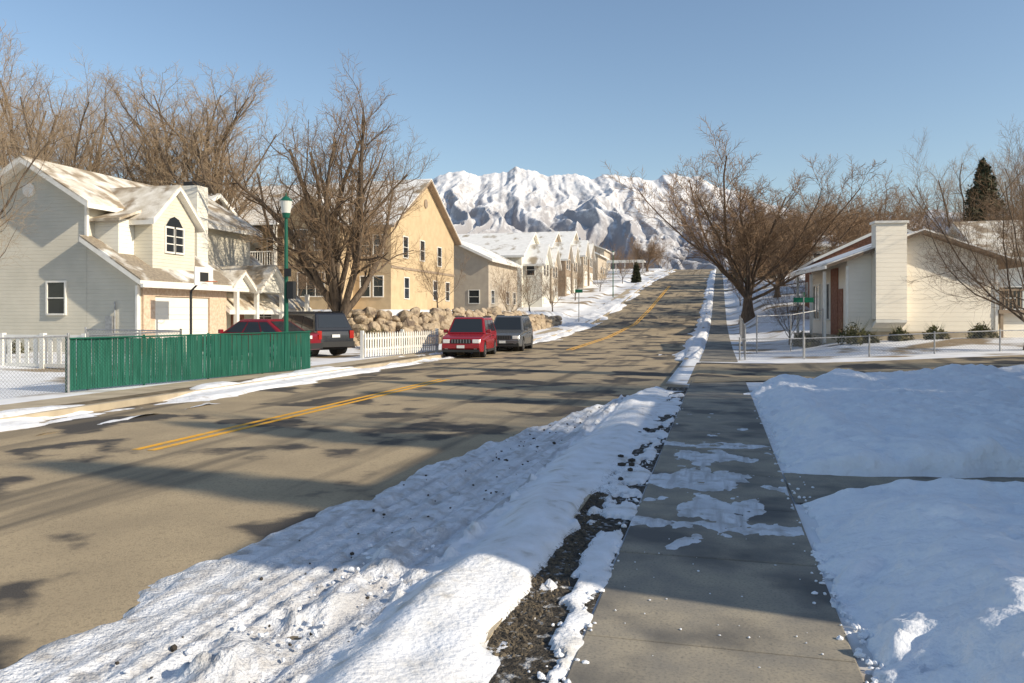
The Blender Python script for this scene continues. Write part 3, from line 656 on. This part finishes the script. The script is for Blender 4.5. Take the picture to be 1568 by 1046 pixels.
chainlink('chain_link_fence',[(-18,19.5),(-15,19.8),(-13.8,15)],1.2,.09)
# ------------------------------------------------------------ cars
tyre=M('tyre',(.02,.02,.02),None,rough=.85); rimm=M('rim',(.35,.35,.36),None,rough=.35,metal=.8)
lightm=M('headlight',(.75,.75,.72),None,rough=.1,spec=.8); tailm=M('taillight',(.35,.02,.015),None,rough=.2); plate=M('plate',(.7,.7,.68),None,rough=.5)
def car(name,x,y,rot,paint,kind='suv',L_=4.35,W=1.76,Ht=1.66,z=None,chrome=None):
    A=Asm(name,(x,y,Hs(x,y) if z is None else z),rot,local=True); hw=W/2
    suv=kind=='suv'; bl=1.02 if suv else .92
    fa,ra=.82,L_-.88; R=.40 if suv else .36; ac=.33
    def arch(c): return [(c+R*math.cos(q),ac+R*math.sin(q)) for q in np.linspace(math.pi,0,9)]
    pr=[(.06,.26),(fa-R,.24)]+[(p[0],max(p[1],.24)) for p in arch(fa)]+[(ra-R-.02,.24)]+[(p[0],max(p[1],.24)) for p in arch(ra)]+[(L_-.05,.3),(L_,.55),(L_-.02,.8),(L_-.06,bl-.02),(L_-.25,bl+.02),(1.3,bl),(1.15,bl-.02),(.35,bl-.13 if suv else bl-.2),(.1,bl-.2 if suv else bl-.3),(.0,.62),(0,.4)]
    n=len(pr)
    def wz(zz,yy):
        w=hw-.05*max(0,(zz-.65)/.4)
        if yy<.35: w-=.10*(1-yy/.35)
        if yy>L_-.3: w-=.07*(1-(L_-yy)/.3)
        return w
    vs=[(-wz(p[1],p[0]),p[0],p[1]) for p in pr]+[(wz(p[1],p[0]),p[0],p[1]) for p in pr]
    A.add('body',paint,vs,[tuple(range(n))[::-1],tuple(range(n,2*n))]+[(i,(i+1)%n,(i+1)%n+n,i+n) for i in range(n)])
    A.box('underbody',dark,-hw+.2,hw-.2,.3,L_-.3,.22,.7)
    if suv: yb0,yb1,yt0,yt1=1.12,L_-.1,1.72,L_-.42
    else: yb0,yb1,yt0,yt1=1.25,L_-.55,2.0,L_-1.35
    zb=bl-.01; wb,wt=hw-.07,hw-.24
    c=[(-wb,yb0,zb),(wb,yb0,zb),(wb,yb1,zb),(-wb,yb1,zb),(-wt,yt0,Ht-.04),(wt,yt0,Ht-.04),(wt,yt1,Ht-.04),(-wt,yt1,Ht-.04),(-wt+.1,yt0+.15,Ht),(wt-.1,yt0+.15,Ht),(wt-.1,yt1-.12,Ht),(-wt+.1,yt1-.12,Ht)]
    A.add('cabin',paint,c,[(0,1,5,4),(1,2,6,5),(2,3,7,6),(3,0,4,7),(4,5,9,8),(5,6,10,9),(6,7,11,10),(7,4,8,11),(8,9,10,11)])
    c=[Vector(v) for v in c]
    def panel(i0,i1,i2,i3,a0,a1,b0,b1,part='windows',m=glass,pr_=.008):
        P=lambda a,b:(c[i0].lerp(c[i1],a)).lerp(c[i3].lerp(c[i2],a),b)
        q=[P(a0,b0),P(a1,b0),P(a1,b1),P(a0,b1)]; nn=(q[1]-q[0]).cross(q[3]-q[0]).normalized()*pr_
        A.add(part,m,[v+nn for v in q],[(0,1,2,3)])
    panel(0,1,5,4,.06,.94,.06,.94); panel(2,3,7,6,.08,.92,.15,.9)
    for (i0,i1,i2,i3,fl) in ((1,2,6,5,0),(3,0,4,7,1)):
        for s0,s1 in [(.06,.34),(.37,.66),(.69,.93)]:
            if fl: s0,s1=1-s1,1-s0
            panel(i0,i1,i2,i3,s0,s1,.10,.86)
    for yy in(fa,ra):
        for sg in(-1,1):
            A.cyl('wheel',tyre,(sg*(hw-.24),yy,ac),(sg*(hw-.01),yy,ac),ac,n=20); A.cyl('rim',rimm,(sg*(hw-.02),yy,ac),(sg*(hw+.004),yy,ac),ac*.62,n=14)
            A.cyl('hub',dark,(sg*hw,yy,ac),(sg*(hw+.01),yy,ac),ac*.15,n=8)
            for k in range(5):
                q=k*1.2566; A.cyl('wheel_slot',dark,(sg*(hw+.002),yy+.13*math.cos(q),ac+.13*math.sin(q)),(sg*(hw+.008),yy+.13*math.cos(q),ac+.13*math.sin(q)),.035,n=6)
            A.cyl('arch_liner',dark,(sg*(hw-.5),yy,ac+.02),(sg*(hw-.2),yy,ac+.02),R-.01,n=16)
    fz=.62
    A.box('grille',dark,-.42,.42,-.02,.03,fz+.0,fz+.17)
    for i in range(7): A.box('grille_bar',chrome or paint,-.38+i*.12,-.35+i*.12,-.03,-.02,fz+.01,fz+.16)
    for sg in(-1,1): A.box('headlight',lightm,sg*.48,sg*.76,-.012,.1,fz,fz+.16); A.box('fog_light',lightm,sg*.55,sg*.68,-.015,.02,.38,.46)
    A.box('front_bumper',dark,-hw+.12,hw-.12,-.045,.02,.26,.36); A.box('bumper',paint,-hw+.1,hw-.1,-.06,.03,.40,.58)
    A.box('number_plate',plate,-.16,.16,-.075,-.06,.42,.54)
    A.box('rear_bumper',dark,-hw+.08,hw-.08,L_-.04,L_+.06,.34,.55); A.box('number_plate',plate,-.18,.18,L_,L_+.02,.72,.84)
    for sg in(-1,1):
        A.box('taillight',tailm,sg*(hw-.28),sg*(hw-.09),L_-.09,L_+.012,.68,bl-.06 if not suv else bl-.03)
        A.box('mirror',paint,sg*(hw-.06),sg*(hw+.14),1.32,1.44,bl+.0,bl+.15)
        A.box('door_handle',dark,sg*(hw-.05),sg*(hw-.012),2.15,2.3,bl-.17,bl-.13); A.box('door_handle',dark,sg*(hw-.05),sg*(hw-.012),3.0,3.15,bl-.17,bl-.13)
        A.box('sill',dark,sg*(hw-.06),sg*(hw+.012),fa+R+.02,ra-R-.04,.22,.33)
        if suv: A.box('roof_rail',dark,sg*(wt-.05),sg*(wt-.01),yt0+.2,yt1-.1,Ht-.01,Ht+.05)
    A.done({'body':.05,'cabin':.05,'mirror':.03,'bumper':.03,'headlight':.02,'wheel':.03})
red=M('paint_red',(.26,.012,.018),None,rough=.25,spec=.6); grey=M('paint_grey',(.16,.165,.17),None,rough=.25,metal=.4,spec=.6); blackp=M('paint_black',(.015,.017,.022),None,rough=.2,spec=.6); maroon=M('paint_maroon',(.2,.012,.02),None,rough=.25,spec=.6)
car('red_suv',-10.35,31.4,.12,red,'suv',chrome=rimm,L_=4.4,W=1.8,Ht=1.7); car('grey_suv',-10.2,37.4,.08,grey,'suv',4.5,1.84,1.75)
car('black_suv',-18.8,31.5,4.17,blackp,'suv',4.6,1.85,1.72)
car('maroon_sedan',-19.2,27.0,1.57+3.14-.1,maroon,'sedan',4.6,1.78,1.45)
# ------------------------------------------------------------ street furniture
A=Asm('street_lamp',(-13.2,22.5,0))
x,y=-13.2,22.5
A.cyl('base',greenpole,(x,y,0),(x,y,.7),.15,.10,14); A.cyl('pole',greenpole,(x,y,.7),(x,y,4.75),.075,.05,12); A.cyl('collar',greenpole,(x,y,4.75),(x,y,4.9),.1,.13,14)
lg=M('lamp_glass',(.65,.64,.58),None,rough=.3); A.cyl('globe',lg,(x,y,4.9),(x,y,5.28),.13,.19,16); A.cyl('cap',greenpole,(x,y,5.28),(x,y,5.42),.21,.07,16); A.cyl('finial',greenpole,(x,y,5.42),(x,y,5.55),.03,.01,8)
A.box('control_box',dark,x+.08,x+.30,y-.1,y+.1,2.2,2.75); A.box('sign_plate',dark,x-.02,x+.22,y-.09,y-.07,2.9,3.15); A.done()
A=Asm('street_sign',(3,31,0)); A.cyl('post',gmetal,(3,31,.1),(3,31,2.5),.03); sg_=M('sign_green',(.01,.12,.06),(.012,.16,.08),8,.5); A.box('blade',sg_,2.65,3.35,30.98,31.0,2.15,2.33); A.box('cross_blade',sg_,2.99,3.01,30.6,31.4,2.35,2.52); A.done()
z=Hs(-12.4,72); A=Asm('street_sign',(-12.4,72,z)); A.cyl('post',gmetal,(-12.4,72,z),(-12.4,72,z+3.2),.04); A.box('blade',sg_,-12.75,-12.05,71.95,71.98,z+2.8,z+3.1); A.done()
for (x,y,h) in ((-13.4,104,5.5),(3.2,104,6)):
    z=Hs(x,y); A=Asm('street_lamp',(x,y,z)); A.cyl('pole',greenpole,(x,y,z),(x,y,z+h),.07,.05); A.cyl('globe',lg,(x,y,z+h),(x,y,z+h+.4),.12,.2); A.cyl('cap',greenpole,(x,y,z+h+.4),(x,y,z+h+.55),.22,.05); A.done()
ro=M('rim_orange',(.5,.12,.03),None)
A=Asm('basketball_hoop',(-19.4,26.2,0)); x,y=-19.4,26.2
A.cyl('pole',dark,(x,y,0),(x,y,2.6),.05); A.cyl('arm',dark,(x,y,2.6),(x+.5,y+.1,3.1),.035); A.box('backboard',trimw,x+.5,x+.54,y-.5,y+.6,2.8,3.5); A.box('backboard_edge',dark,x+.545,x+.55,y-.2,y+.3,2.95,3.3)
for i in range(12):
    q=i*.5236;q2=q+.5236; A.cyl('rim',ro,(x+.85+.22*math.cos(q),y+.05+.22*math.sin(q),2.95),(x+.85+.22*math.cos(q2),y+.05+.22*math.sin(q2),2.95),.012,n=6)
A.done()
# ------------------------------------------------------------ mountains
mtm,nt,b=newmat('mountain'); N=nt.nodes;L=nt.links; b.inputs['Roughness'].default_value=.9; b.inputs['Specular IOR Level'].default_value=0
def mountain(name,D0,D1,D2,tt,zz,t0,t1,seed,nt_=900,ns=300):
    Fv=np.array([-.2516,.9678]);Rv=np.array([.9678,.2516])
    T,S=np.meshgrid(np.linspace(t0,t1,nt_),np.linspace(D0,D2,ns))
    rid=np.interp(T,tt,zz)+22*fbm(T/60,T*0+.5,4,seed+20)
    f=np.clip((S-D0)/(D1-D0),0,1); b_=np.clip((S-D1)/(D2-D1),0,1)
    wT=T+110*fbm(T/380,S/380,4,seed)+.22*(S-D1)*fbm(T/600,T*0,2,seed+30)
    rg=1-2.2*np.abs(fbm(wT/230,S/1500,3,seed+3))
    rg2=1-2.2*np.abs(fbm(wT/80,S/420,4,seed+5))
    env=(.3*f+.7*f**1.5)*(1-b_**1.3)
    carve=np.clip(np.sin(np.pi*f**.85),0,1)
    Z=18+(rid-18)*env + carve*((rg-.6)*150+(rg2-.6)*48) + env*9*fbm(T/28,S/40,4,seed+8)
    Z=np.where(f<=.0,5,Z)
    X_=T*Rv[0]+S*Fv[0]; Y_=T*Rv[1]+S*Fv[1]
    V=np.stack([X_.ravel(),Y_.ravel(),Z.ravel()],1); i=np.arange(nt_-1)[None,:]+np.arange(ns-1)[:,None]*nt_
    F=np.stack([i,i+1,i+1+nt_,i+nt_],-1).reshape(-1,4)
    me=bpy.data.meshes.new(name); me.from_pydata(V.tolist(),[],F.tolist()); me.materials.append(mtm)
    me.polygons.foreach_set('use_smooth',[True]*len(me.polygons)); me.update(); o=bpy.data.objects.new(name,me); COL.objects.link(o)
tc=N.new('ShaderNodeTexCoord'); sp=N.new('ShaderNodeSeparateXYZ'); L.new(tc.outputs['Object'],sp.inputs[0])
mp=N.new('ShaderNodeMapping'); mp.inputs['Rotation'].default_value=(0,0,math.radians(-14.6)); L.new(tc.outputs['Object'],mp.inputs[0])
mp2=N.new('ShaderNodeMapping'); mp2.inputs['Scale'].default_value=(1,.3,.6); L.new(mp.outputs[0],mp2.inputs[0])
n1=N.new('ShaderNodeTexNoise'); n1.inputs['Scale'].default_value=.018; n1.inputs['Detail'].default_value=12; n1.inputs['Roughness'].default_value=.75; L.new(mp2.outputs[0],n1.inputs['Vector'])
geo=N.new('ShaderNodeNewGeometry'); sn=N.new('ShaderNodeSeparateXYZ'); L.new(geo.outputs['Normal'],sn.inputs[0])
mr=N.new('ShaderNodeMapRange'); mr.inputs['From Min'].default_value=100; mr.inputs['From Max'].default_value=640; mr.inputs['To Min'].default_value=-.17; mr.inputs['To Max'].default_value=.07; L.new(sp.outputs[2],mr.inputs['Value'])
ad=N.new('ShaderNodeMath'); ad.operation='ADD'; L.new(n1.outputs['Fac'],ad.inputs[0]); L.new(mr.outputs[0],ad.inputs[1])
sl=N.new('ShaderNodeMapRange'); sl.inputs['From Min'].default_value=.6; sl.inputs['From Max'].default_value=.95; sl.inputs['To Min'].default_value=-.10; sl.inputs['To Max'].default_value=.06; L.new(sn.outputs[2],sl.inputs['Value'])
ad2=N.new('ShaderNodeMath'); ad2.operation='ADD'; L.new(ad.outputs[0],ad2.inputs[0]); L.new(sl.outputs[0],ad2.inputs[1])
r2=N.new('ShaderNodeMapRange'); r2.inputs['From Min'].default_value=.36; r2.inputs['From Max'].default_value=.58; L.new(ad2.outputs[0],r2.inputs['Value'])
mx=N.new('ShaderNodeMix'); mx.data_type='RGBA'; mx.inputs[6].default_value=(.34,.33,.34,1); mx.inputs[7].default_value=(.76,.75,.75,1); L.new(r2.outputs[0],mx.inputs[0]); L.new(mx.outputs[2],b.inputs['Base Color'])  # rock tone lightened, distance haze put into the colour
bp=N.new('ShaderNodeBump'); bp.inputs['Distance'].default_value=8; bp.inputs['Strength'].default_value=.5; L.new(n1.outputs['Fac'],bp.inputs['Height']); L.new(bp.outputs[0],b.inputs['Normal'])
tt=[-2400,-1400,-603,-406,-243,-160,20,190,282,397,495,708,806,938,1036,1364,1700,2020,2118,2220,2570,3600]
zz=[420,520,600,680,735,700,745,705,718,690,706,672,712,697,640,540,480,500,539,520,440,300]
mountain('mountain_range',1900,4000,5200,tt,zz,-1700,3200,60)
# ------------------------------------------------------------ light, world, camera
el=math.radians(29); az=Vector((.985,-.173)).normalized()
Ld=Vector((az.x*math.cos(el),az.y*math.cos(el),math.sin(el)))
sd=bpy.data.lights.new('sun','SUN'); sd.energy=5.0; sd.angle=math.radians(.5); sd.color=(1,.89,.71)
so=bpy.data.objects.new('sun',sd); COL.objects.link(so); so.rotation_euler=Ld.to_track_quat('Z','Y').to_euler()
w=bpy.data.worlds.new('World'); scene.world=w; w.use_nodes=True; nt=w.node_tree; bg=nt.nodes['Background']
sky=nt.nodes.new('ShaderNodeTexSky'); sky.sky_type='NISHITA'; sky.sun_disc=False; sky.sun_elevation=el; sky.sun_rotation=math.atan2(az.x,az.y); sky.air_density=1.1; sky.dust_density=.7; sky.ozone_density=1.8
nt.links.new(sky.outputs[0],bg.inputs[0]); bg.inputs[1].default_value=.15
cam=bpy.data.cameras.new('camera'); co=bpy.data.objects.new('camera',cam); COL.objects.link(co); scene.camera=co
cam.sensor_width=36; cam.lens=28.01; cam.shift_y=-41/1568; cam.clip_end=20000; cam.clip_start=.05
co.location=(0,0,1.7); co.rotation_euler=(math.radians(90),0,math.radians(14.57))
scene.view_settings.view_transform='Standard'; scene.view_settings.look='None'; scene.view_settings.exposure=0
